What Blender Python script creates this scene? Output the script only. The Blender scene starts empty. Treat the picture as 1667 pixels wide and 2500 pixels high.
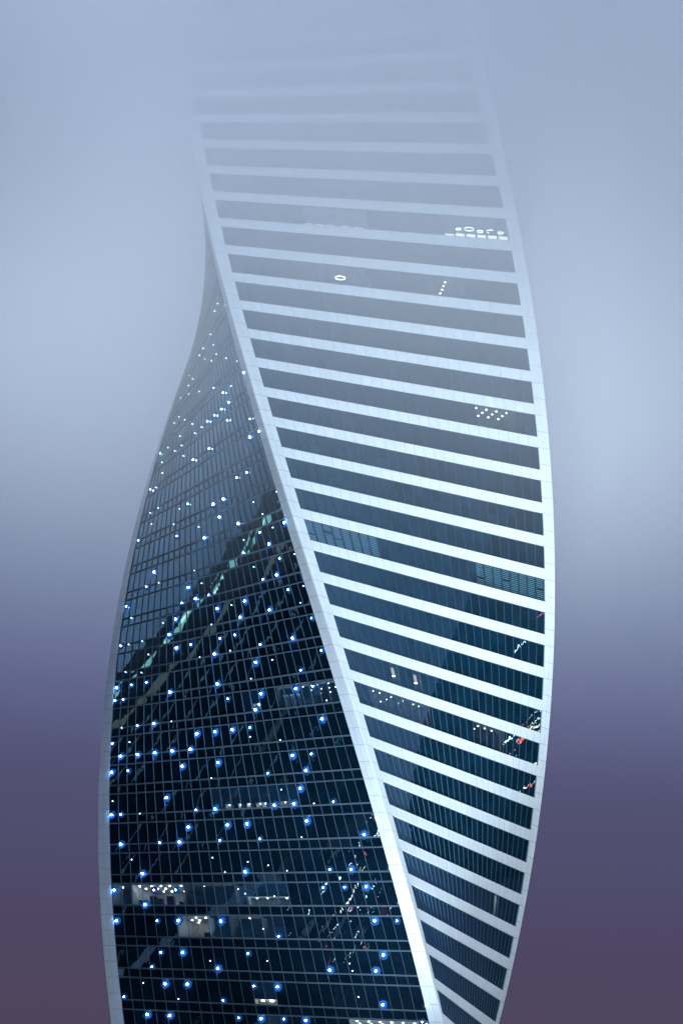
import bpy, bmesh, math, random
from mathutils import Vector, Matrix
random.seed(7)
C = bpy.context.scene.collection
scene = bpy.context.scene
R = math.radians

# ------------------------------------------------------------------ camera
SC = 21.8                                   # half side of the tower's square plan, metres
Z0 = 116.0                                  # height of the reference storey's window head
HF = 0.1972249833 * SC                      # storey height
TH0, DTH = -1.72339951, 0.0531730926        # twist per storey (about 3 degrees)
WC = 0.0758639309 * SC                      # corner cladding width
GF = 0.682                                  # glass share of a storey
DCAM = 19.95017577 * SC
CAMZ = Z0 - 5.24294652 * SC
cam_d = bpy.data.cameras.new('camera'); cam = bpy.data.objects.new('camera', cam_d); C.objects.link(cam)
scene.camera = cam
pan, pitch, roll = -0.000244106, 0.287307243, -0.0665504024
Rm = Matrix.Rotation(pan, 3, 'Z') @ Matrix.Rotation(pitch, 3, 'X') @ Matrix.Rotation(roll, 3, 'Y')
right, fwd, up = Rm.col[0], Rm.col[1], Rm.col[2]
M3 = Matrix((right, up, -fwd)).transposed()
cam.matrix_world = Matrix.Translation((0, -DCAM, CAMZ)) @ M3.to_4x4()
cam_d.sensor_fit = 'VERTICAL'; cam_d.sensor_height = 36; cam_d.sensor_width = 24
cam_d.lens = 7807.8908 / 2500 * 36
cam_d.clip_start = 1; cam_d.clip_end = 20000

# ------------------------------------------------------------------ night sky
world = bpy.data.worlds.new('World'); scene.world = world; world.use_nodes = True
nt = world.node_tree; N = nt.nodes; L = nt.links
bg = N['Background']
tc = N.new('ShaderNodeTexCoord'); sp = N.new('ShaderNodeSeparateXYZ'); L.new(tc.outputs['Generated'], sp.inputs[0])
ramp = N.new('ShaderNodeValToRGB')
L.new(sp.outputs['Z'], ramp.inputs[0])
def rgb(r, g, b):                            # sRGB 0-255 to linear
    f = lambda c: (c/255/12.92 if c/255 <= .04045 else ((c/255+.055)/1.055)**2.4)
    return (f(r), f(g), f(b), 1)
cr = ramp.color_ramp
stops = [(0.0, (50, 42, 62)), (0.128, (79, 69, 93)), (0.153, (78, 70, 99)), (0.178, (80, 77, 109)), (0.203, (82, 82, 117)), (0.228, (87, 92, 131)),
         (0.255, (93, 104, 143)), (0.30, (108, 126, 166)), (0.43, (152, 168, 200)), (0.6, (84, 94, 120)), (1.0, (177, 190, 215))]
while len(cr.elements) < len(stops): cr.elements.new(0.5)
for e, (p, c) in zip(cr.elements, stops): e.position = p; e.color = rgb(*c)
L.new(ramp.outputs[0], bg.inputs[0])
mrw = N.new('ShaderNodeMapRange'); mrw.inputs['From Min'].default_value = .72; mrw.inputs['From Max'].default_value = 1.0
mrw.inputs['To Min'].default_value = 1.0; mrw.inputs['To Max'].default_value = 70.0  # added glow: unseen zenith made very bright to light the fog
L.new(sp.outputs['Z'], mrw.inputs['Value']); 
# sky behind the camera set darker, to dim the glass and the left column
mry = N.new('ShaderNodeMapRange'); mry.inputs['From Min'].default_value = -.35; mry.inputs['From Max'].default_value = .45
mry.inputs['To Min'].default_value = .36; mry.inputs['To Max'].default_value = 1.0
mul = N.new('ShaderNodeMath'); mul.operation = 'MULTIPLY'
L.new(sp.outputs['Y'], mry.inputs['Value']); L.new(mry.outputs[0], mul.inputs[0]); L.new(mrw.outputs[0], mul.inputs[1]); L.new(mul.outputs[0], bg.inputs[1])

# ------------------------------------------------------------------ the building's floodlights (outside the picture, on the ground)
def flood(name, loc, target, power, color=(0.78, 0.90, 1.0), size=46, blend=.9):
    d = bpy.data.lights.new(name, 'SPOT'); d.energy = power; d.color = color
    d.spot_size = R(size); d.spot_blend = blend; d.shadow_soft_size = 1.5
    o = bpy.data.objects.new(name, d); C.objects.link(o); o.location = loc
    o.rotation_euler = (Vector(target) - Vector(loc)).to_track_quat('-Z', 'Y').to_euler()
    return o
flood('floodlight', (105, -165, 4), (4, 0, 100), 1.25e6, size=48, blend=1.0)
flood('floodlight', (14, -78, 3), (3, -30, 110), 1.3e6, size=50, blend=.9)

scene.view_settings.view_transform = 'Standard'; scene.view_settings.look = 'None'
scene.view_settings.exposure = 0.0; scene.view_settings.gamma = 1.0
cy = scene.cycles
cy.max_bounces = 10; cy.volume_bounces = 6; cy.transparent_max_bounces = 12
cy.glossy_bounces = 4; cy.diffuse_bounces = 2; cy.transmission_bounces = 4
cy.volume_step_rate = 1.0; cy.volume_max_steps = 128
cy.sample_clamp_indirect = 4.0
cy.use_denoising = True
cy.use_light_tree = True

# ------------------------------------------------------------------ materials
def mat(name):
    m = bpy.data.materials.new(name); m.use_nodes = True
    return m, m.node_tree.nodes, m.node_tree.links, m.node_tree.nodes['Principled BSDF']
def simple(name, col, rough=.5, metal=0.0, spec=.5, noise=.12, scale=1.5):
    m, n, l, b = mat(name)
    tcn = n.new('ShaderNodeTexCoord'); nz = n.new('ShaderNodeTexNoise'); nz.inputs['Scale'].default_value = scale; nz.inputs['Detail'].default_value = 4
    l.new(tcn.outputs['Object'], nz.inputs['Vector'])
    mp = n.new('ShaderNodeMapRange'); mp.inputs['To Min'].default_value = 1-noise; mp.inputs['To Max'].default_value = 1+noise
    l.new(nz.outputs['Fac'], mp.inputs['Value'])
    mx = n.new('ShaderNodeVectorMath'); mx.operation = 'SCALE'; mx.inputs[0].default_value = col
    l.new(mp.outputs[0], mx.inputs['Scale']); l.new(mx.outputs[0], b.inputs['Base Color'])
    b.inputs['Roughness'].default_value = rough; b.inputs['Metallic'].default_value = metal; b.inputs['Specular IOR Level'].default_value = spec
    return m
def emit(name, col, strength):
    m = bpy.data.materials.new(name); m.use_nodes = True; n = m.node_tree.nodes; n.clear()
    e = n.new('ShaderNodeEmission'); o = n.new('ShaderNodeOutputMaterial'); e.inputs[0].default_value = (*col, 1); e.inputs[1].default_value = strength
    m.node_tree.links.new(e.outputs[0], o.inputs[0]); return m
def glass_mat(name, dust, spec_tint, refl_lo, refl_hi, rough=0.0, seethrough=None):
    """coated curtain-wall glass: dusty body + mirror layer (or tinted see-through body)"""
    m = bpy.data.materials.new(name); m.use_nodes = True; n = m.node_tree.nodes; l = m.node_tree.links; n.clear()
    o = n.new('ShaderNodeOutputMaterial'); mix = n.new('ShaderNodeMixShader'); g = n.new('ShaderNodeBsdfGlossy'); g.inputs['Roughness'].default_value = rough
    g.inputs['Color'].default_value = (*spec_tint, 1)
    lw = n.new('ShaderNodeLayerWeight'); lw.inputs['Blend'].default_value = .35
    mr = n.new('ShaderNodeMapRange'); mr.inputs['To Min'].default_value = refl_lo; mr.inputs['To Max'].default_value = refl_hi
    l.new(lw.outputs['Facing'], mr.inputs['Value']); l.new(mr.outputs[0], mix.inputs[0])
    d = n.new('ShaderNodeBsdfDiffuse')
    tcn = n.new('ShaderNodeTexCoord'); wz = n.new('ShaderNodeTexNoise'); wz.inputs['Scale'].default_value = .55; wz.inputs['Detail'].default_value = 2
    l.new(tcn.outputs['Object'], wz.inputs['Vector']); bp = n.new('ShaderNodeBump'); bp.inputs['Strength'].default_value = 1.0; bp.inputs['Distance'].default_value = .008
    l.new(wz.outputs['Fac'], bp.inputs['Height']); l.new(bp.outputs[0], g.inputs['Normal'])
    at = n.new('ShaderNodeAttribute'); at.attribute_name = 'pane'; 
    mp = n.new('ShaderNodeMapRange'); mp.inputs['To Min'].default_value = .8; mp.inputs['To Max'].default_value = 1.2
    l.new(at.outputs['Fac'], mp.inputs['Value'])
    vm = n.new('ShaderNodeVectorMath'); vm.operation = 'SCALE'; vm.inputs[0].default_value = dust; l.new(mp.outputs[0], vm.inputs['Scale']); l.new(vm.outputs[0], d.inputs['Color'])
    body = d
    if seethrough:
        t = n.new('ShaderNodeBsdfTransparent'); t.inputs[0].default_value = (*seethrough, 1)
        m2 = n.new('ShaderNodeAddShader'); l.new(d.outputs[0], m2.inputs[0]); l.new(t.outputs[0], m2.inputs[1]); body = m2
    l.new(body.outputs[0], mix.inputs[1]); l.new(g.outputs[0], mix.inputs[2]); l.new(mix.outputs[0], o.inputs[0])
    return m

def cladding(name, base):
    """white metal cassette cladding; joints and slight panel-to-panel differences from UV (1 unit = 1 panel)"""
    m, n, l, b = mat(name)
    uv = n.new('ShaderNodeUVMap')
    br = n.new('ShaderNodeTexBrick'); br.offset = 0.0; br.squash = 1.0
    br.inputs['Scale'].default_value = 1.0; br.inputs['Brick Width'].default_value = 1.0; br.inputs['Row Height'].default_value = 1.0
    br.inputs['Mortar Size'].default_value = 0.024; br.inputs['Mortar Smooth'].default_value = 0.3; br.inputs['Bias'].default_value = 0
    br.inputs['Color1'].default_value = (*[c*1.03 for c in base], 1); br.inputs['Color2'].default_value = (*[c*.95 for c in base], 1)
    br.inputs['Mortar'].default_value = (*[c*.6 for c in base], 1)
    l.new(uv.outputs[0], br.inputs['Vector'])
    tcn = n.new('ShaderNodeTexCoord'); nz = n.new('ShaderNodeTexNoise'); nz.inputs['Scale'].default_value = .6; nz.inputs['Detail'].default_value = 5
    l.new(tcn.outputs['Object'], nz.inputs['Vector'])
    mp = n.new('ShaderNodeMapRange'); mp.inputs['To Min'].default_value = .9; mp.inputs['To Max'].default_value = 1.06; l.new(nz.outputs['Fac'], mp.inputs['Value'])
    vm = n.new('ShaderNodeVectorMath'); vm.operation = 'SCALE'; l.new(br.outputs['Color'], vm.inputs[0]); l.new(mp.outputs[0], vm.inputs['Scale'])
    l.new(vm.outputs[0], b.inputs['Base Color']); b.inputs['Roughness'].default_value = .45; b.inputs['Specular IOR Level'].default_value = .4
    return m

M = {}
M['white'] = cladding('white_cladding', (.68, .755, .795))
M['shaded_clad'] = cladding('shaded_white_cladding', (.36, .41, .46))  # darker copy of the white metal, dims the left column by colour
M['glass_band'] = glass_mat('window_glass_banded', (.0035, .023, .044), (.42, .70, .95), .045, .42)
M['glass_led'] = glass_mat('window_glass_dark', (.0014, .0062, .013), (.42, .72, .95), .09, .58)
M['glass_clear'] = glass_mat('window_glass_clear', (.004, .014, .03), (.42, .70, .95), .06, .55, seethrough=(.62, .72, .78))
M['mullion'] = simple('mullion_metal', (.042, .078, .115), .5, .0, spec=.25)
M['core'] = simple('core_dark', (.02, .022, .026), .9)
M['wall_in'] = simple('office_plaster', (.55, .53, .5), .9)
M['floor_in'] = simple('office_floor', (.12, .11, .1), .8)
M['slat'] = simple('blind_slat', (.24, .50, .52), .5)
M['led'] = emit('led_blue', (.20, .46, 1.0), 300)
M['plate'] = simple('halo_plate_matte', (.008, .028, .060), .9, spec=0.0)  # plate added to catch the LED light as a halo
M['led_mid'] = emit('led_blue_mid', (.20, .48, 1.0), 110)
M['led_small'] = emit('led_white', (.55, .85, 1.0), 11)
M['down'] = emit('ceiling_lamp', (1.0, .93, .82), 22)
M['down_cool'] = emit('ceiling_lamp_cool', (.85, .95, 1.0), 30)
M['down_dim'] = emit('ceiling_lamp_dim', (.85, .95, 1.0), 9)
M['ring'] = emit('ring_lamp', (.9, 1.0, .92), 10)
M['wall_glow'] = emit('room_wall_glow', (1.0, .93, .86), 3.2)  # emission stands in for lamp light on the room wall
M['beige'] = emit('window_glow', (1.0, .90, .78), .8)
M['dim_panel'] = emit('dim_glow_panel', (1.0, .93, .86), 1.4)  # weaker emission, also in place of light on a wall
M['ground'] = simple('ground_asphalt', (.035, .035, .04), .8, scale=.05)
M['far_body'] = simple('far_tower_facade', (.005, .008, .013), .8, spec=0.0)
M['metal_dark'] = simple('post_metal', (.05, .05, .055), .5, .8)

# ------------------------------------------------------------------ geometry helpers
def corner(k, n):
    th = TH0 + DTH*n + k*math.pi/2
    return Vector((math.sqrt(2)*SC*math.cos(th), math.sqrt(2)*SC*math.sin(th), Z0 - HF*n))
# banded face: corner 0 -> 1 ; LED glass face: corner 0 -> 3
FACES = {'band': (0, 1), 'led': (0, 3), 'back_led': (1, 2), 'back_band': (3, 2)}
def spt(face, n, s, off=0.0):
    """point on a face: storey n (down), s metres from its first corner, off metres outward"""
    a, b = FACES[face]
    A, B = corner(a, n), corner(b, n)
    u = (B-A).normalized(); P = A + u*s
    nrm = Vector((u.y, -u.x, 0))
    if nrm.dot(P + (B-P)*.5 - Vector((0, 0, P.z))) < 0: nrm = -nrm
    return P + nrm*off
FW = 2*SC
NB = 27
BW = (FW - 2*WC)/NB
def bay(i): return WC + BW*i
def link(name, me, m, parent=None):
    o = bpy.data.objects.new(name, me); C.objects.link(o)
    if parent: o.parent = parent
    for x in (m if isinstance(m, (list, tuple)) else [m]): me.materials.append(x)
    return o
def mesh(name, verts, faces, mats, parent=None, mi=None, uvs=None, norm=False):
    me = bpy.data.meshes.new(name); me.from_pydata([tuple(v) for v in verts], [], faces)
    if mi: me.polygons.foreach_set('material_index', mi)
    if uvs:
        uvl = me.uv_layers.new(name='UVMap')
        k = 0
        for f in uvs:
            for c in f: uvl.data[k].uv = c; k += 1
    me.update()
    if norm:
        bm = bmesh.new(); bm.from_mesh(me); bmesh.ops.recalc_face_normals(bm, faces=bm.faces); bm.to_mesh(me); bm.free()
    return link(name, me, mats, parent)
class MB:
    def __init__(s): s.v = []; s.f = []; s.uv = []
    def quad(s, a, b, c, d, uv=((0, 0), (1, 0), (1, 1), (0, 1))):
        i = len(s.v); s.v += [a, b, c, d]; s.f.append((i, i+1, i+2, i+3)); s.uv.append(uv)
    def hexa(s, p):                          # p: 8 points, 0-3 one ring, 4-7 the other
        i = len(s.v); s.v += p
        for q in ((0, 1, 2, 3), (7, 6, 5, 4), (0, 4, 5, 1), (1, 5, 6, 2), (2, 6, 7, 3), (3, 7, 4, 0)):
            s.f.append(tuple(i+k for k in q)); s.uv.append(((0, 0), (1, 0), (1, 1), (0, 1)))
    def box(s, c, sx, sy, sz):
        x, y, z = c
        s.hexa([Vector((x+a*sx/2, y+b*sy/2, z-sz/2)) for a, b in ((-1, -1), (1, -1), (1, 1), (-1, 1))] +
               [Vector((x+a*sx/2, y+b*sy/2, z+sz/2)) for a, b in ((-1, -1), (1, -1), (1, 1), (-1, 1))])
    def build(s, name, m, parent=None):
        return mesh(name, s.v, s.f, m, parent, uvs=s.uv, norm=True)
def tag(o, label=None, cat=None, group=None, kind=None):
    if label: o['label'] = label
    if cat: o['category'] = cat
    if group: o['group'] = group
    if kind: o['kind'] = kind
    return o
def empty(name, loc=(0, 0, 0), parent=None):
    o = bpy.data.objects.new(name, None); C.objects.link(o); o.location = loc
    if parent: o.parent = parent
    return o
def slab(mb, face, n0, n1, s0, s1, o0, o1):
    """block on a face between storeys n0<n1, along s0..s1, depth o0..o1"""
    P = lambda n, s, o: spt(face, n, s, o)
    mb.hexa([P(n1, s0, o0), P(n1, s1, o0), P(n1, s1, o1), P(n1, s0, o1), P(n0, s0, o0), P(n0, s1, o0), P(n0, s1, o1), P(n0, s0, o1)])

# ------------------------------------------------------------------ the twisted tower
tower = tag(empty('skyscraper'), 'spiralling glass skyscraper with white floor bands and white corner edges, its top lost in fog', 'skyscraper')
NT, NBOT = -24, 17                           # storeys built in full
PROUD = .15

def corner_column(k):
    """white clad corner, folded round the two faces it joins"""
    f1 = {0: ('band', 0), 1: ('band', 1), 2: ('back_led', 1), 3: ('led', 1)}[k]
    f2 = {0: ('led', 0), 1: ('back_led', 0), 2: ('back_band', 1), 3: ('back_band', 0)}[k]
    prof = lambda n: (
        [spt(f1[0], n, WC if not f1[1] else FW-WC, -.15), spt(f1[0], n, WC if not f1[1] else FW-WC, PROUD),
         None,
         spt(f2[0], n, WC if not f2[1] else FW-WC, PROUD), spt(f2[0], n, WC if not f2[1] else FW-WC, -.15)])
    v = []; f = []; uv = []
    rows = []
    nn = NT
    while nn <= 27.001:
        p = prof(nn)
        c = corner(k, nn); out = Vector((c.x, c.y, 0)).normalized()
        apex = c + out*PROUD*math.sqrt(2)
        e = .10
        a = apex + (p[1]-apex).normalized()*e; b = apex + (p[3]-apex).normalized()*e
        rows.append([p[0], p[1], a, b, p[3], p[4]]); nn += .5
    for r in rows: v += r
    for i in range(len(rows)-1):
        for j in range(5):
            q = (i*6+j, i*6+j+1, (i+1)*6+j+1, (i+1)*6+j)
            f.append(q)
            # two panels across each flange, one panel per half storey
            U = [0, 0.02, 1.98, 2.02, 3.98, 4.0]
            u0, u1 = U[j], U[j+1]
            uv.append(((u0, i*1.0), (u1, i*1.0), (u1, i+1.0), (u0, i+1.0)))
    shade_flanges = {0: (3, 4), 1: (), 2: (), 3: (0, 1)}[k]
    mesh('corner_column', v, f, [M['white'], M['shaded_clad']], tower, mi=[1 if q % 5 in shade_flanges else 0 for q in range(len(f))], uvs=uv)
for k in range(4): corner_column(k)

def flat_pane(mb, face, n0, n1, s0, s1, off, jit):
    """one truly flat sheet of glass set as well as it can be into the warped facade"""
    P = [spt(face, n1, s0, off), spt(face, n1, s1, off), spt(face, n0, s1, off), spt(face, n0, s0, off)]
    c = (P[0]+P[1]+P[2]+P[3])/4
    u = (P[1]+P[2]-P[0]-P[3])/2; w = (P[2]+P[3]-P[0]-P[1])/2
    nr = u.cross(w).normalized()
    if nr.dot(Vector((c.x, c.y, 0))) < 0: nr = -nr
    ta, tb = random.gauss(0, jit), random.gauss(0, jit)
    def pl(p):
        d = p-c; q = p - nr*d.dot(nr)
        return q + nr*(ta*d.dot(u.normalized()) + tb*d.dot(w.normalized()))
    P = [pl(p) for p in P]
    mb.quad(P[0], P[1], P[2], P[3])
def glazing_grid(face, n0, n1, rows=2, off=0.0):
    v = []; f = []
    for r in range(rows+1):
        for i in range(NB+1): v.append(spt(face, n0+(n1-n0)*r/rows, bay(i), off + random.gauss(0, .0006)))
    for r in range(rows):
        for i in range(NB):
            a = r*(NB+1)+i; q = (a, a+1, a+NB+2, a+NB+1)
            f.append(q if face == 'led' else q[::-1])
    return v, f
def window_band(face, n, clear=(), spandrel=False):
    gm = M['glass_led'] if face == 'led' else M['glass_band']
    v, f = glazing_grid(face, n, n+GF)
    mi = [1 if (k % NB) in clear else 0 for k in range(len(f))]
    main = mesh('window_band', v, f, [gm, M['glass_clear']], tower, mi=mi)
    main.data.shade_smooth()
    at = main.data.attributes.new('pane', 'FLOAT', 'FACE')
    for d in at.data: d.value = random.random()
    # mullions
    mb = MB()
    w = .016 if face == 'led' else .022
    pr = .10 if face == 'led' else .07
    if face == 'band':
        for q in (n+.008, n+GF-.008):
            for i in range(0, NB, 3): slab(mb, face, q-.008, q+.008, bay(i), bay(i+3), -.12, .05)
    for i in range(0 if face == 'led' else 1, NB+(1 if face == 'led' else 0)):
        s = bay(i)
        if i == 0: s += w
        if i == NB: s -= w
        for a, b2 in ((0, .5), (.5, 1)):
            slab(mb, face, n+(GF)*a, n+(GF)*b2, s-w, s+w, -.12, pr)
    if face == 'led':
        for q in (n, n+GF):
            for i in range(0, NB, 3):
                slab(mb, face, q-.0065, q+.0065, bay(i), bay(i+3), -.12, .12)
    o = mb.build('mullion_frame', M['mullion'], main)
    # slab edge behind the glass keeps the storeys apart
    return main
def floor_band(n):
    """white spandrel band between two storeys' windows, one cassette per bay"""
    mb = MB()
    n0, n1 = n+GF, n+1.0
    for i in range(NB):
        s0, s1 = bay(i), bay(i+1)
        P = lambda nn, s, o: spt('band', nn, s, o)
        a, b, c, d = P(n1, s0, PROUD), P(n1, s1, PROUD), P(n0, s1, PROUD), P(n0, s0, PROUD)
        mb.quad(a, b, c, d, uv=((i, .02), (i+1, .02), (i+1, .98), (i, .98)))
        a2, b2, c2, d2 = P(n1, s0, -.15), P(n1, s1, -.15), P(n0, s1, -.15), P(n0, s0, -.15)
        mb.quad(a2, b2, b, a, uv=((i, .1), (i+1, .1), (i+1, .9), (i, .9)))
        mb.quad(d, c, c2, d2, uv=((i, .1), (i+1, .1), (i+1, .9), (i, .9)))
    mb.build('floor_band', M['white'], tower)
def spandrel(n):
    v, f = glazing_grid('led', n+GF+.016, n+1-.016, 1, -.02)
    o = mesh('spandrel_panel', v, f, M['glass_led'], tower); o.data.shade_smooth()
    at = o.data.attributes.new('pane', 'FLOAT', 'FACE')
    for d in at.data: d.value = random.random()*.5
    m2 = MB(); w = .016
    for q in (n+GF+.026, n+1-.026):
        for i in range(0, NB, 3): slab(m2, 'led', q-.008, q+.008, bay(i), bay(i+3), -.12, .06)
    for i in range(NB+1):
        s = bay(i) + (w if i == 0 else -w if i == NB else 0)
        slab(m2, 'led', n+GF+.02, n+1-.02, s-w, s+w, -.12, .10)
    m2.build('mullion_frame', M['mullion'], o)

CLEAR = {('led', 10): range(10, 27), ('led', 11): range(11, 21), ('led', 7): range(7, 16), ('led', 13): (13, 14),
         ('led', 4): list(range(0, 7))+[9, 10], ('led', 14): range(0, 7),
         ('band', -1): list(range(0, 8))+list(range(19, 27)), ('band', 3): (6, 9), ('band', 4): list(range(2, 11))+list(range(17, 22)),
         ('band', -12): range(8, 27), ('band', -10): [7, 8, 9, 10, 11, 12, 18, 19, 20, 21], ('band', -6): range(21, 26), ('band', 9): (21,)}
for n in range(NT, NBOT):
    window_band('band', n, CLEAR.get(('band', n), ()))
    window_band('led', n, CLEAR.get(('led', n), ()))
    floor_band(n)
    spandrel(n)
# the body behind the glass (dark floors and core), the two far faces, the storeys under the picture
def prism(name, n0, n1, inset, step, m, parent):
    v = []; f = []; r = 0; nn = n0
    rows = []
    while nn < n1-1e-6: rows.append(nn); nn += step
    rows.append(n1)
    for q in rows:
        for k in range(4):
            c = corner(k, q); k2 = (SC-inset)/SC
            v.append(Vector((c.x*k2, c.y*k2, c.z)))
    for i in range(len(rows)-1):
        for k in range(4):
            k2 = (k+1) % 4
            f.append((i*4+k, i*4+k2, (i+1)*4+k2, (i+1)*4+k))
    t = (len(rows)-1)*4
    f += [(3, 2, 1, 0), (t, t+1, t+2, t+3)]
    return mesh(name, v, f, m, parent)
prism('inner_core', NT, 27, 8.0, 1.0, M['core'], tower)
for face in ('back_led', 'back_band'):
    v = []; f = []
    rows = [NT + .5*i for i in range(int((27-NT)*2)+1)]
    for q in rows:
        for s in (WC, FW*.33, FW*.66, FW-WC): v.append(spt(face, q, s, 0))
    for i in range(len(rows)-1):
        for j in range(3): f.append((i*4+j, i*4+j+1, (i+1)*4+j+1, (i+1)*4+j))
    mesh('rear_facade', v, f, M['glass_led'], tower)
for face, mm in (('led', 'glass_led'), ('band', 'glass_band')):
    v = []; f = []
    rows = [NBOT + .5*i for i in range(int((27-NBOT)*2)+1)]
    for q in rows:
        for j in range(10): v.append(spt(face, q, WC + (FW-2*WC)*j/9, 0))
    for i in range(len(rows)-1):
        for j in range(9): f.append((i*10+j, i*10+j+1, (i+1)*10+j+1, (i+1)*10+j))
    mesh('lower_facade', v, f, M[mm], tower)
# floor slabs (dark) close every storey off from the next
mb = MB()
for n in range(NT, NBOT+1):
    q = n - .16
    P = []
    for dz in (0, 1):
        for k in range(4):
            c = corner(k, q+(-.05 if dz else .05)); kk = (SC-.5)/SC
            P.append(Vector((c.x*kk, c.y*kk, c.z)))
    mb.hexa(P)
mb.build('floor_slabs', M['core'], tower)['kind'] = 'stuff'
# crown in the fog
prism('crown', NT-2.5, NT, 1.2, .5, M['white'], tower)

# ------------------------------------------------------------------ lit rooms behind the glass
def room(face, n, b0, b1, depth=6.0, top=.0, bot=GF, wall='wall_in', floor='floor_in'):
    """open-fronted box behind the bays b0..b1"""
    mb = MB(); P = lambda nn, s, o: spt(face, nn, s, o)
    s0, s1 = bay(b0)+.03, bay(b1)-.03
    n0, n1 = n+top+.01, n+bot-.01
    f, d = -.3, -depth
    mb.quad(P(n1, s0, d), P(n1, s1, d), P(n0, s1, d), P(n0, s0, d))
    mb.quad(P(n1, s0, f), P(n1, s0, d), P(n0, s0, d), P(n0, s0, f))
    mb.quad(P(n1, s1, d), P(n1, s1, f), P(n0, s1, f), P(n0, s1, d))
    mb.quad(P(n0, s0, f), P(n0, s1, f), P(n0, s1, d), P(n0, s0, d))
    o = mb.build('office_room', M[wall], tower)
    m2 = MB(); m2.quad(P(n1+.004, s0, f), P(n1+.004, s1, f), P(n1+.004, s1, d), P(n1+.004, s0, d)); m2.build('room_floor', M[floor], o)
    return o
def lamp_disc(face, n, s, off, parent, m='down', r=.14):
    bm = bmesh.new(); bmesh.ops.create_cone(bm, cap_ends=True, segments=10, radius1=r, radius2=r*.8, depth=.06)
    c = spt(face, n, s, off)
    me = bpy.data.meshes.new('ceiling_lamp'); bm.to_mesh(me); bm.free()
    o = link('ceiling_lamp', me, M[m], parent); o.location = c
    return o
def furniture(face, n, b0, b1, parent, dens=.8, tall=.33):
    """desks, cupboards and people-high shapes standing against the light at the window"""
    mb = MB(); s = bay(b0)+.2
    while s < bay(b1)-.8:
        w = random.uniform(.3, 1.2); h = random.uniform(.12, tall)
        if random.random() < dens: slab(mb, face, n+GF-h, n+GF-.03, s, s+w, -random.uniform(1.4, 1.9), -.9)
        s += w+random.uniform(.1, .9)
    if mb.v: mb.build('furniture', M['core'], parent)

r1 = room('led', 10, 20, 25, 7); furniture('led', 10, 20, 25, r1)
for i in range(20, 25):
    for k in range(3): lamp_disc('led', 10+.03, bay(i+.5)+random.uniform(-.2, .2), -1.2-1.9*k, r1, 'down_cool', .12)
r1b = room('led', 10, 25, 27, 6)
for i in (25, 26): lamp_disc('led', 10.03, bay(i+.5), -2.0, r1b, 'down_cool', .07)
r1c = room('led', 10, 15, 20, 6, wall='floor_in'); furniture('led', 10, 15, 20, r1c)
lamp_disc('led', 10.03, bay(18.4), -1.5, r1c, 'down', .08)
r2 = room('led', 10, 10, 14, 3.0, top=.40)
for i in (10.5, 12.3, 13.3): lamp_disc('led', 10.43, bay(i), -1.0, r2, 'down_cool', .10)
r3 = room('led', 11, 18, 21, 6); furniture('led', 11, 18, 20, r3)
for i, k in ((18.5, 0), (19.4, 0), (20.3, 1), (18.9, 2), (19.6, 1), (20.2, 2)): lamp_disc('led', 11.03, bay(i), -1.2-1.9*k, r3, 'down', .13)
r3b = room('led', 11, 13, 16, 5, wall='floor_in'); furniture('led', 11, 13, 16, r3b)
lamp_disc('led', 11.03, bay(14.4), -1.3, r3b, 'down', .10)
for a in (7.6, 8.4, 9.4, 10.5, 11.0, 12.2, 13.1, 14.2):
    w = random.uniform(.35, .7)
    rr = room('led', 7, a, a+w, 1.2, top=.50, bot=.68)
    lamp_disc('led', 7.53, bay(a+w/2), -.7, rr, 'down_cool', random.uniform(.03, .09))
r5 = room('led', 13, 13, 15, 2.5, top=.5)
lamp_disc('led', 13.54, bay(13.6), -1.0, r5, 'down', .3); lamp_disc('led', 13.54, bay(14.4), -1.0, r5, 'down', .22)
r6 = room('led', 4, 0, 7, 6.5, wall='floor_in')
for i in range(0, 5):
    for k in range(3): lamp_disc('led', 4.03, bay(i+.5)+random.uniform(-.3, .3), -1.2-1.9*k, r6, 'down_dim', .09)
for s, w in ((6.0, .8), (5.4, .5), (4.7, .4)):
    mb = MB(); slab(mb, 'led', 4.25, 4.66, bay(s), bay(s)+w, -.8, -.6); mb.build('curtain', M['wall_in'], r6)
rp = room('led', 4, 9, 10, 1.5, top=.40, bot=.62); lamp_disc('led', 4.44, bay(9.5), -.8, rp, 'down_cool', .2)
r7 = room('led', 14, 0, 7, 5)
for i in range(0, 7):
    for k in range(2): lamp_disc('led', 14.03, bay(i+.4), -1.2-2.2*k, r7, 'down', .13)
furniture('led', 14, 0, 7, r7)
# banded face
def blinds(b0, b1):
    ro = room('band', -1, b0, b1, 2.5, wall='core')
    for i in range(b0, b1):
        mb = MB(); k = 0
        while True:
            q = -1 + .02 + k*.057
            if q > -1+GF-.03: break
            if random.random() > .04:
                s0, s1 = bay(i)+.09, bay(i+1)-.09
                P = lambda nn, s, o: spt('band', nn, s, o)
                mb.hexa([P(q+.020, s0, -.30), P(q+.020, s1, -.30), P(q+.026, s1, -.20), P(q+.026, s0, -.20),
                         P(q+.000, s0, -.30), P(q+.000, s1, -.30), P(q+.004, s1, -.20), P(q+.004, s0, -.20)])
            k += 1
        mb.build('window_blind', M['slat'], ro)
blinds(0, 8); blinds(19, 27)
for b in (6, 9):
    rr = room('band', 3, b, b+1, 1.2, top=.04, bot=.5, wall='core'); lamp_disc('band', 3.37, bay(b+.6), -.40, rr, 'down', .22)
    mb = MB(); slab(mb, 'band', 3.12, 3.33, bay(b+.40), bay(b+.78), -.45, -.38); mb.build('window_glow_panel', M['beige'], rr)  # glowing slab stands in for the lit patch of the window
r8 = room('band', 4, 2, 11, 5, wall='floor_in')
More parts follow.
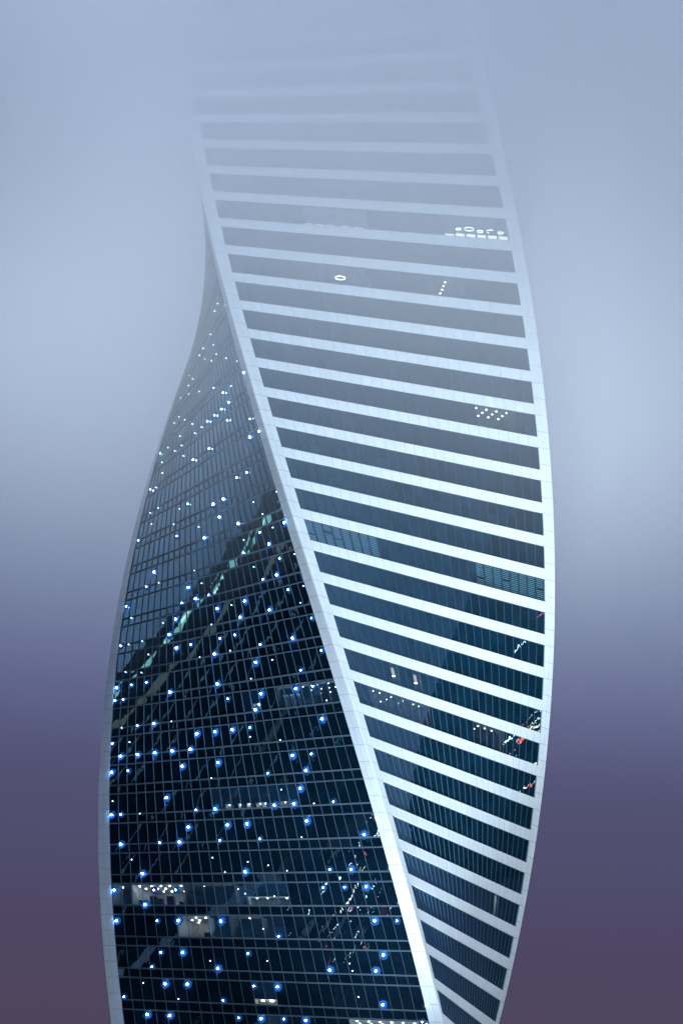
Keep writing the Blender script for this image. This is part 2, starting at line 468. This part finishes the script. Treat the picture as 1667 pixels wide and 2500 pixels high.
for i, k in ((3.6, 0), (4.5, 0), (5.2, 1), (6.1, 0), (7.1, 2), (7.8, 0), (8.3, 1), (9.2, 0), (10.0, 0), (6.7, 1)): lamp_disc('band', 4.03, bay(i), -1-1.5*k, r8, 'down', .06)
r9 = room('band', 4, 17, 22, 5, wall='floor_in')
for i, k in ((17.6, 0), (18.6, 0), (18.3, 1), (19.6, 0), (19.3, 1), (20.6, 0)): lamp_disc('band', 4.03, bay(i), -1-1.5*k, r9, 'down', .09)
r10 = room('band', -6, 21, 25, 5, wall='floor_in')
for i in range(21, 25):
    for k in range(3): lamp_disc('band', -5.97, bay(i+.4), -1-1.5*k, r10, 'down', .09)
def ring(face, n, s, off, rad, parent, tube=.07, arc=1.0, tilt=0):
    v = []; f = []; NS, NR = 32, 6
    cnt = int(NS*arc)
    for i in range(cnt+1):
        a = 2*math.pi*i/NS + 1.9
        for j in range(NR):
            b = 2*math.pi*j/NR
            v.append(((rad+tube*math.cos(b))*math.cos(a), (rad+tube*math.cos(b))*math.sin(a), tube*math.sin(b)))
    for i in range(cnt):
        for j in range(NR): f.append((i*NR+j, i*NR+(j+1) % NR, (i+1)*NR+(j+1) % NR, (i+1)*NR+j))
    o = mesh('ring_lamp', v, f, M['ring'], parent); o.location = spt(face, n, s, off)
r11 = room('band', -12, 21, 27, 6.5, wall='floor_in')
for b, n, rad, arc in ((22.5, -11.68, .36, 1), (23.5, -11.70, .64, 1), (24.5, -11.65, .38, 1), (25.5, -11.67, .58, .55), (26.4, -11.65, .38, 1)):
    ring('band', n, bay(b), -1.3, rad, r11, .04, arc)
for i in range(21, 27):
    mb = MB(); slab(mb, 'band', -11.50 if i > 21 else -11.46, -11.34, bay(i)+.12, bay(i+1)-.12, -.9, -.8); mb.build('wall_glow_panel', M['wall_glow'], r11)
r12 = room('band', -12, 8, 14, 3)
for i in (8, 9, 10, 11.4, 12.6):
    mb = MB(); slab(mb, 'band', -11.46, -11.36, bay(i)+.12, bay(i+.8), -.9, -.8); mb.build('wall_glow_panel', M['dim_panel'], r12)
r13 = room('band', -10, 7, 13, 6, wall='floor_in')
ring('band', -9.70, bay(10.4), -1.5, .68, r13, .045)
r14 = room('band', -10, 18, 22, 6, wall='floor_in')
for k, (b, n) in enumerate(((20.2, -9.85), (20.0, -9.72), (19.8, -9.6), (19.55, -9.47), (19.3, -9.35))): lamp_disc('band', n, bay(b), -.6, r14, 'ring', .16)
rg = room('band', 9, 21, 22, 2)
mb = MB(); slab(mb, 'band', 9.1, 9.3, bay(21.4), bay(21.55), -.6, -.5); mb.build('strip_lamp', M['ring'], rg)

# ------------------------------------------------------------------ LED stars on the dark face
LED_B = "-3.84,2 -2.35,9.2 -2.34,11.2 -1.81,10.3 -1.36,7.3 -1.32,13.3 -0.87,0.2 -0.75,22.3 -0.39,3.3 0.21,16.4 0.61,3.3 0.67,15.4 1.16,8.4 1.19,12.4 1.21,18.5 1.62,5.4 1.64,9.4 1.69,19.5 2.22,18.5 2.62,3.4 2.66,13.5 3.16,8.5 3.25,26.6 3.66,13.6 3.69,19.6 4.15,4.5 4.17,8.6 4.64,9.6 4.7,21.7 5.15,2.5 5.19,12.6 5.2,16.7 5.2,14.6 5.69,19.7 5.69,17.6 5.7,21.7 5.71,25.7 5.71,23.7 6.16,6.6 6.2,14.7 6.22,18.7 6.24,26.7 6.64,5.6 7.17,6.6 7.22,20.7 7.63,7.6 7.64,9.6 7.67,15.7 7.7,26.7 8.16,6.7 8.18,12.7 8.19,14.7 8.21,18.7 8.62,1.5 8.68,19.8 8.7,25.8 9.63,3.6 9.66,13.7 9.68,23.8 10.14,2.6 10.21,26.7 10.67,23.8 11.13,2.6 11.18,20.8 11.18,16.8 11.2,26.7 12.12,2.6 12.17,20.8 12.59,3.6 12.6,7.7 12.64,17.8 13.14,12.7 13.15,20.8 13.16,22.8 13.56,3.7 14.11,14.7 14.11,10.8 14.13,24.8 14.13,22.8"
LED_M = "-5.82,-0.3 -5.78,5.8 -5.64,25.7 -5.33,4.8 -5.31,6.9 -5.3,8.9 -5.29,10.9 -4.81,5.9 -4.37,1 -4.31,11 -4.29,15 -4.24,26.1 -3.85,-0 -2.84,4.1 -2.83,6.1 -2.77,16.2 -2.27,26.4 -1.77,18.3 -0.84,4.2 -0.37,7.3 -0.27,23.4 0.14,2.3 0.25,26.5 0.63,5.3 0.66,13.4 0.69,17.5 1.14,2.3 1.71,26.6 2.13,0.4 2.17,10.5 2.19,12.5 2.2,16.5 2.63,7.5 3.13,0.4 3.23,22.6 3.24,24.6 3.62,3.4 3.71,26.7 3.72,25.6 4.15,2.5 4.19,12.6 4.71,23.7 5.18,10.6 5.24,26.7 6.16,4.6 6.24,24.8 6.65,9.6 7.62,3.6 7.67,17.7 7.7,25.7 8.14,-0.1 8.66,11.7 8.67,15.7 8.69,21.8 9.61,-0.1 9.63,5.6 10.15,4.6 10.16,6.6 10.21,22.8 10.21,20.7 10.61,-0.1 11.13,0.6 11.19,22.8 11.63,11.7 12.16,14.8 12.18,22.8 12.64,23.8 13.14,14.8 13.54,-0.1 13.61,26.7 13.61,17.8 14.02,0.6 14.1,12.7 14.12,16.7"
LED_S = "-8.66,2.9 -8.63,4.8 -8.24,0.1 -8.18,8 -8.14,11.9 -8.11,13.8 -8,19.2 -7.69,7.2 -7.64,11.1 -7.57,16.8 -7.52,18.6 -7.46,22.2 -7.25,6.4 -7.24,8.4 -7.12,18 -6.77,3.6 -6.69,13.5 -6.6,21.2 -6.56,23 -6.33,0.7 -6.27,8.6 -6.18,18.5 -5.79,3.7 -5.71,15.7 -5.67,19.6 -5.62,23.4 -5.28,12.8 -5.26,14.8 -5.22,18.8 -5.21,20.7 -5.17,24.6 -4.73,17.9 -4.66,23.7 -4.2,24.8 -3.24,23.1 -3.22,25 -2.76,18.1 -2.71,24.1 -2.28,19.2 -1.87,0.1 -1.85,4.2 -1.79,14.3 -1.38,3.2 -0.86,2.2 -0.79,7 -0.32,15.4 -0.29,21.4 0.13,0.2 0.15,6.3 0.19,14.4 0.74,25.5 1.13,0.3 1.18,10.4 1.22,20.5 1.6,1.3 1.66,13.5 1.71,23.5 1.72,25.5 2.24,22.5 2.64,11.5 2.67,15.5 2.72,25.6 2.84,23.4 3.16,6.5 3.64,9.5 4.61,1.5 4.69,19.6 4.71,25.7 5.24,24.7 5.46,10.8 5.65,7.6 6.67,15.7 7.17,8.6 7.23,26.6 7.64,5.6 7.7,23.7 8.64,7.6 8.64,7.6 9.2,16.7 9.21,24.8 9.35,13.3 9.47,11.4 9.64,9.7 9.66,15.7 10.19,14.7 10.33,14.1 10.41,11.4 11.4,13 12.37,13.2 12.39,5.8 12.41,18.4 12.6,5.7 13.15,24.8 13.36,5.7 13.61,21.8"
def led_shape(bm, r, loc=(0, 0, 0)):
    return bmesh.ops.create_icosphere(bm, subdivisions=1, radius=r, matrix=Matrix.Translation(loc))
pts = [(*map(float, t.split(',')), .125, 'led') for t in LED_B.split()] + [(*map(float, t.split(',')), .095, 'led_mid') for t in LED_M.split()] + \
      [(*map(float, t.split(',')), .065, 'led_small') for t in LED_S.split()]
cache = {}
rest = MB
bm_rest = bmesh.new()
for i, (n, b, r, mm) in enumerate(pts):
    c = spt('led', n, bay(b), .22 if mm != 'led_small' else .1)
    A = spt('led', n, bay(b), .02); e1 = (spt('led', n, bay(b)+1, .02)-A).normalized(); e2 = (spt('led', n-.2, bay(b), .02)-A).normalized()
    e2 = (e2 - e1*e1.dot(e2)).normalized(); rp = .64 if mm == 'led' else .48
    rim = [A + (e1*math.cos(2*math.pi*k/18) + e2*math.sin(2*math.pi*k/18))*rp for k in range(18)]
    if i < 100:
        if (r, mm) not in cache:
            bm = bmesh.new(); led_shape(bm, r); me = bpy.data.meshes.new('led_light'); bm.to_mesh(me); bm.free(); me.materials.append(M[mm]); cache[(r, mm)] = me
        o = bpy.data.objects.new('led_light', cache[(r, mm)]); C.objects.link(o); o.parent = tower; o.location = c
        if mm != 'led_small':
            pm = bpy.data.meshes.new('halo_plate'); pm.from_pydata([tuple(q-c) for q in rim], [], [tuple(range(18))]); link('halo_plate', pm, M['plate'], o)
    else:
        res = led_shape(bm_rest, r, c)
        if mm != 'led_small':
            pf = bm_rest.faces.new([bm_rest.verts.new(q) for q in rim]); pf.material_index = 3
        if mm == 'led_mid':
            for f in {f for v in res['verts'] for f in v.link_faces}: f.material_index = 2
        if mm == 'led_small':
            for f in {f for v in res['verts'] for f in v.link_faces}: f.material_index = 1
me = bpy.data.meshes.new('led_light'); bm_rest.to_mesh(me); bm_rest.free()
link('led_light', me, [M['led'], M['led_small'], M['led_mid'], M['plate']], tower)['kind'] = 'stuff'

# ------------------------------------------------------------------ ground and the city around (seen in the glass)
mb = MB(); G0 = Vector((-695, -795, 0)); NX = 10
for i in range(NX):
    for j in range(NX):
        a, b, c2, d = [G0 + Vector((1090*(i+p)/NX, 900*(j+q)/NX, 0)) for p, q in ((0, 0), (1, 0), (1, 1), (0, 1))]
        mb.quad(a, b, c2, d)
mb.build('ground', M['ground'])['kind'] = 'structure'


def lump(mb, x0, x1, y0, y1, z0, z1): mb.box(((x0+x1)/2, (y0+y1)/2, (z0+z1)/2), x1-x0, y1-y0, z1-z0)
M['stair'] = emit('stairwell_light', (.62, 1.0, .84), 2.2)
M['stair_dot'] = emit('stairwell_lamp', (.9, 1.0, .72), 6.0)
M['warm_dim'] = emit('corridor_light', (1.0, .86, .68), .45)
M['fin_blue'] = emit('facade_light_strip', (.42, .68, .85), .6)
M['red_line'] = emit('red_light_strip', (1.0, .16, .12), 2.2)
M['win_dim'] = emit('dim_window', (.9, .95, 1.0), .12)
# close neighbour, left of the tower: seen only as the dark shape and the broken streaks in the glass
b1 = tag(empty('office_tower', (-120, -8, 0)), 'dark slab tower with a greenish lit stairwell, standing left of the twisted tower', 'office building')
def child(mb, name, m, parent):
    o = mb.build(name, m, parent)
    p = parent
    while p.parent: p = p.parent
    for v in o.data.vertices: v.co -= p.location
    return o
mb = MB(); lump(mb, -150, -90, -27, 14, 0, 150); child(mb, 'wall', M['far_body'], b1)
mb = MB(); lump(mb, -148, -92, -25, 12, 150, 154); child(mb, 'roof', M['far_body'], b1)
for i in range(22):
    z = 62 + 4*i
    mb = MB(); lump(mb, -89.98, -89.8, 7.0, 9.0, z, z+2.7); w = child(mb, 'stair_window', M['stair'], b1)
    mb = MB(); lump(mb, -89.7, -89.5, 6.8 if i % 2 else 8.0, 7.4 if i % 2 else 8.5, z+1.6, z+2.1); child(mb, 'lamp', M['stair_dot'], w)
    if i % 3: 
        mb = MB(); lump(mb, -89.98, -89.8, -4.2, -1.4, z+.2, z+2.6); child(mb, 'corridor_window', M['warm_dim'], b1)
for y in (-9.5, -14.0, -19.5, -24.0):
    mb = MB(); lump(mb, -89.95, -89.7, y, y+.32, 60, 149); child(mb, 'light_strip', M['fin_blue'], b1)
b2 = tag(empty('office_tower', (-95, -52, 0)), 'dark office tower in front of the stairwell tower, thin blue light strips down its side', 'office building')
mb = MB(); lump(mb, -120, -70, -75.9, -28, 0, 150); child(mb, 'wall', M['far_body'], b2)
mb = MB(); lump(mb, -118, -72, -73, -30, 150, 153); child(mb, 'roof', M['far_body'], b2)
for y in (-33, -39.5, -46, -52.5):
    mb = MB(); lump(mb, -69.95, -69.75, y, y+.16, 75, 149); child(mb, 'light_strip', M['fin_blue'], b2)
for y, z0, z1 in ((-66, 20, 60), (-71, 10, 44), (-61, 30, 52)):
    mb = MB(); lump(mb, -69.95, -69.75, y, y+.10, z0, z1); child(mb, 'red_strip', M['red_line'], b2)
for i in range(26):
    y = random.uniform(-73, -32); z = 4*random.randint(5, 30)
    mb = MB(); lump(mb, -69.97, -69.85, y, y+random.choice((1.4, 2.8)), z, z+1.8); child(mb, 'window', M['win_dim'], b2)

b3 = tag(empty('office_tower', (-60, -105, 0)), 'added dark tower left of the twisted tower, unseen, darkens the reflections in its glass', 'office building')  # added unseen block, gives the lower left glass a dark reflection
mb = MB(); lump(mb, -75, -48, -126, -86, 0, 150); child(mb, 'wall', M['far_body'], b3)
mb = MB(); lump(mb, -73, -50, -124, -88, 150, 153); child(mb, 'roof', M['far_body'], b3)
for i in range(10):
    y = random.uniform(-124, -90); z = 4*random.randint(8, 30)
    mb = MB(); lump(mb, -47.99, -47.9, y, y+1.4, z, z+1.6); child(mb, 'window', M['win_dim'], b3)

# added lights on the nearest tower, standing in for reflected city lights
rnd = random.Random(5)
LC = [emit('city_glint_white', (1.0, .97, .9), 26), emit('city_glint_warm', (1.0, .72, .42), 22), emit('city_glint_red', (1.0, .14, .10), 20), emit('city_glint_green', (.3, 1.0, .5), 10), emit('city_glint_blue', (.35, .5, 1.0), 10)]
def wall_light(x0, y0, z0, w, h, m, parent, face='x', name='glint_light'):
    mb = MB()
    if face == 'x': lump(mb, x0, x0+.12, y0, y0+w, z0, z0+h)
    else: lump(mb, x0, x0+w, y0, y0+.12, z0, z0+h)
    child(mb, name, m, parent)
for i in range(92):
    y = rnd.choice((-80, -86, -92, -104)) + rnd.gauss(0, 3.0); z = 62 - (abs(y)-80)*.45 + rnd.gauss(0, 5.0)
    y = max(-125, min(-77, y))
    wall_light(-47.95, y, z, rnd.uniform(.05, .22), rnd.choice((.08, .12, .3, .8)), rnd.choices(LC, [8, 4, 4, 1, 1])[0], b3)
for i in range(16):
    wall_light(-49-rnd.random()*17, -75.95, 64+rnd.gauss(0, 5), rnd.uniform(.06, .2), rnd.choice((.1, .5, 1.2)), rnd.choices(LC, [8, 3, 1, 0, 1])[0], b3, 'y')
dimr = emit('dim_red_panel', (1.0, .16, .08), .45); dimw = emit('dim_white_panel', (.75, .95, 1.0), .35)
for (y, z, w, h, m) in ((-90, 50, 2.5, 3.2, dimr), (-94, 46.5, 2.0, 2.6, dimr), (-86, 56, 1.2, 2.2, dimr), (-88, 62, 1.6, 1.6, dimw), (-92, 58, 2.2, 1.4, dimw), (-84, 66, 1.4, 2.0, dimw), (-98, 50, 1.4, 1.2, dimw), (-80, 57, 1.2, 2.0, dimw)):
    wall_light(-47.96, y, z, w, h, m, b3, name='glint_panel')
for (x, z, w, h) in ((-60, 66, .8, 3.0), (-57, 61, .6, 2.2), (-63, 69, .5, 2.6), (-66, 65, .6, 3.2)):
    wall_light(x, -75.94, z, w, h, dimw, b3, 'y', name='glint_panel')
# added unseen block on the right, gives the banded face dark ends and red glints
b4 = tag(empty('office_tower', (125, 0, 0)), 'added dark tower to the right, unseen, its lights made for glints in the glass', 'office building')
mb = MB(); lump(mb, 110, 140, -62, 62, 0, 126); child(mb, 'wall', M['far_body'], b4)
mb = MB(); lump(mb, 112, 138, -60, 60, 126, 129); child(mb, 'roof', M['far_body'], b4)
for i in range(56):
    z, y = rnd.choice(((106, -30), (94, 8), (94, 10), (84, 26))); z += rnd.gauss(0, 2.5); y += rnd.gauss(0, 4)
    wall_light(109.85, y, z, rnd.uniform(.1, .35), rnd.choice((.2, .8, 1.6)), rnd.choices(LC, [4, 3, 6, 0, 0])[0], b4)

# ------------------------------------------------------------------ the fog: air that thickens into cloud above the lower storeys
def haze_box():
    mb = MB(); mb.box((-150, -345, 113), 1100, 910, 228)
    o = mb.build('haze', [], None)
    m = bpy.data.materials.new('fog_air'); m.use_nodes = True; n = m.node_tree.nodes; l = m.node_tree.links; n.clear()
    out = n.new('ShaderNodeOutputMaterial'); pv = n.new('ShaderNodeVolumePrincipled')
    pv.inputs['Color'].default_value = (.968, .984, 1.0, 1); pv.inputs['Anisotropy'].default_value = 0.0
    geo = n.new('ShaderNodeNewGeometry'); s = n.new('ShaderNodeSeparateXYZ'); l.new(geo.outputs['Position'], s.inputs[0])
    cv = n.new('ShaderNodeMapRange'); cv.interpolation_type = 'LINEAR'
    # density = K * exp((z - 150)/H), capped
    a = n.new('ShaderNodeMath'); a.operation = 'SUBTRACT'; l.new(s.outputs['Z'], a.inputs[0]); a.inputs[1].default_value = 151
    b = n.new('ShaderNodeMath'); b.operation = 'DIVIDE'; l.new(a.outputs[0], b.inputs[0]); b.inputs[1].default_value = 17
    c = n.new('ShaderNodeMath'); c.operation = 'EXPONENT'; l.new(b.outputs[0], c.inputs[0])
    d = n.new('ShaderNodeMath'); d.operation = 'MULTIPLY'; l.new(c.outputs[0], d.inputs[0]); d.inputs[1].default_value = .017
    e = n.new('ShaderNodeMath'); e.operation = 'MINIMUM'; l.new(d.outputs[0], e.inputs[0]); e.inputs[1].default_value = .059
    nz = n.new('ShaderNodeTexNoise'); nz.inputs['Scale'].default_value = .016; nz.inputs['Detail'].default_value = 2
    l.new(geo.outputs['Position'], nz.inputs['Vector'])
    mr = n.new('ShaderNodeMapRange'); mr.inputs['From Min'].default_value = .3; mr.inputs['From Max'].default_value = .7; mr.inputs['To Min'].default_value = .75; mr.inputs['To Max'].default_value = 1.25
    l.new(nz.outputs['Fac'], mr.inputs['Value']); fm = n.new('ShaderNodeMath'); fm.operation = 'MULTIPLY'
    su = n.new('ShaderNodeMath'); su.operation = 'SUBTRACT'; su.use_clamp = True; l.new(e.outputs[0], su.inputs[0]); su.inputs[1].default_value = .0014; e = su
    l.new(e.outputs[0], fm.inputs[0]); l.new(mr.outputs[0], fm.inputs[1]); e = fm
    l.new(e.outputs[0], pv.inputs['Density']); l.new(pv.outputs[0], out.inputs['Volume'])
    o.data.materials.append(m); o['kind'] = 'stuff'
haze_box()
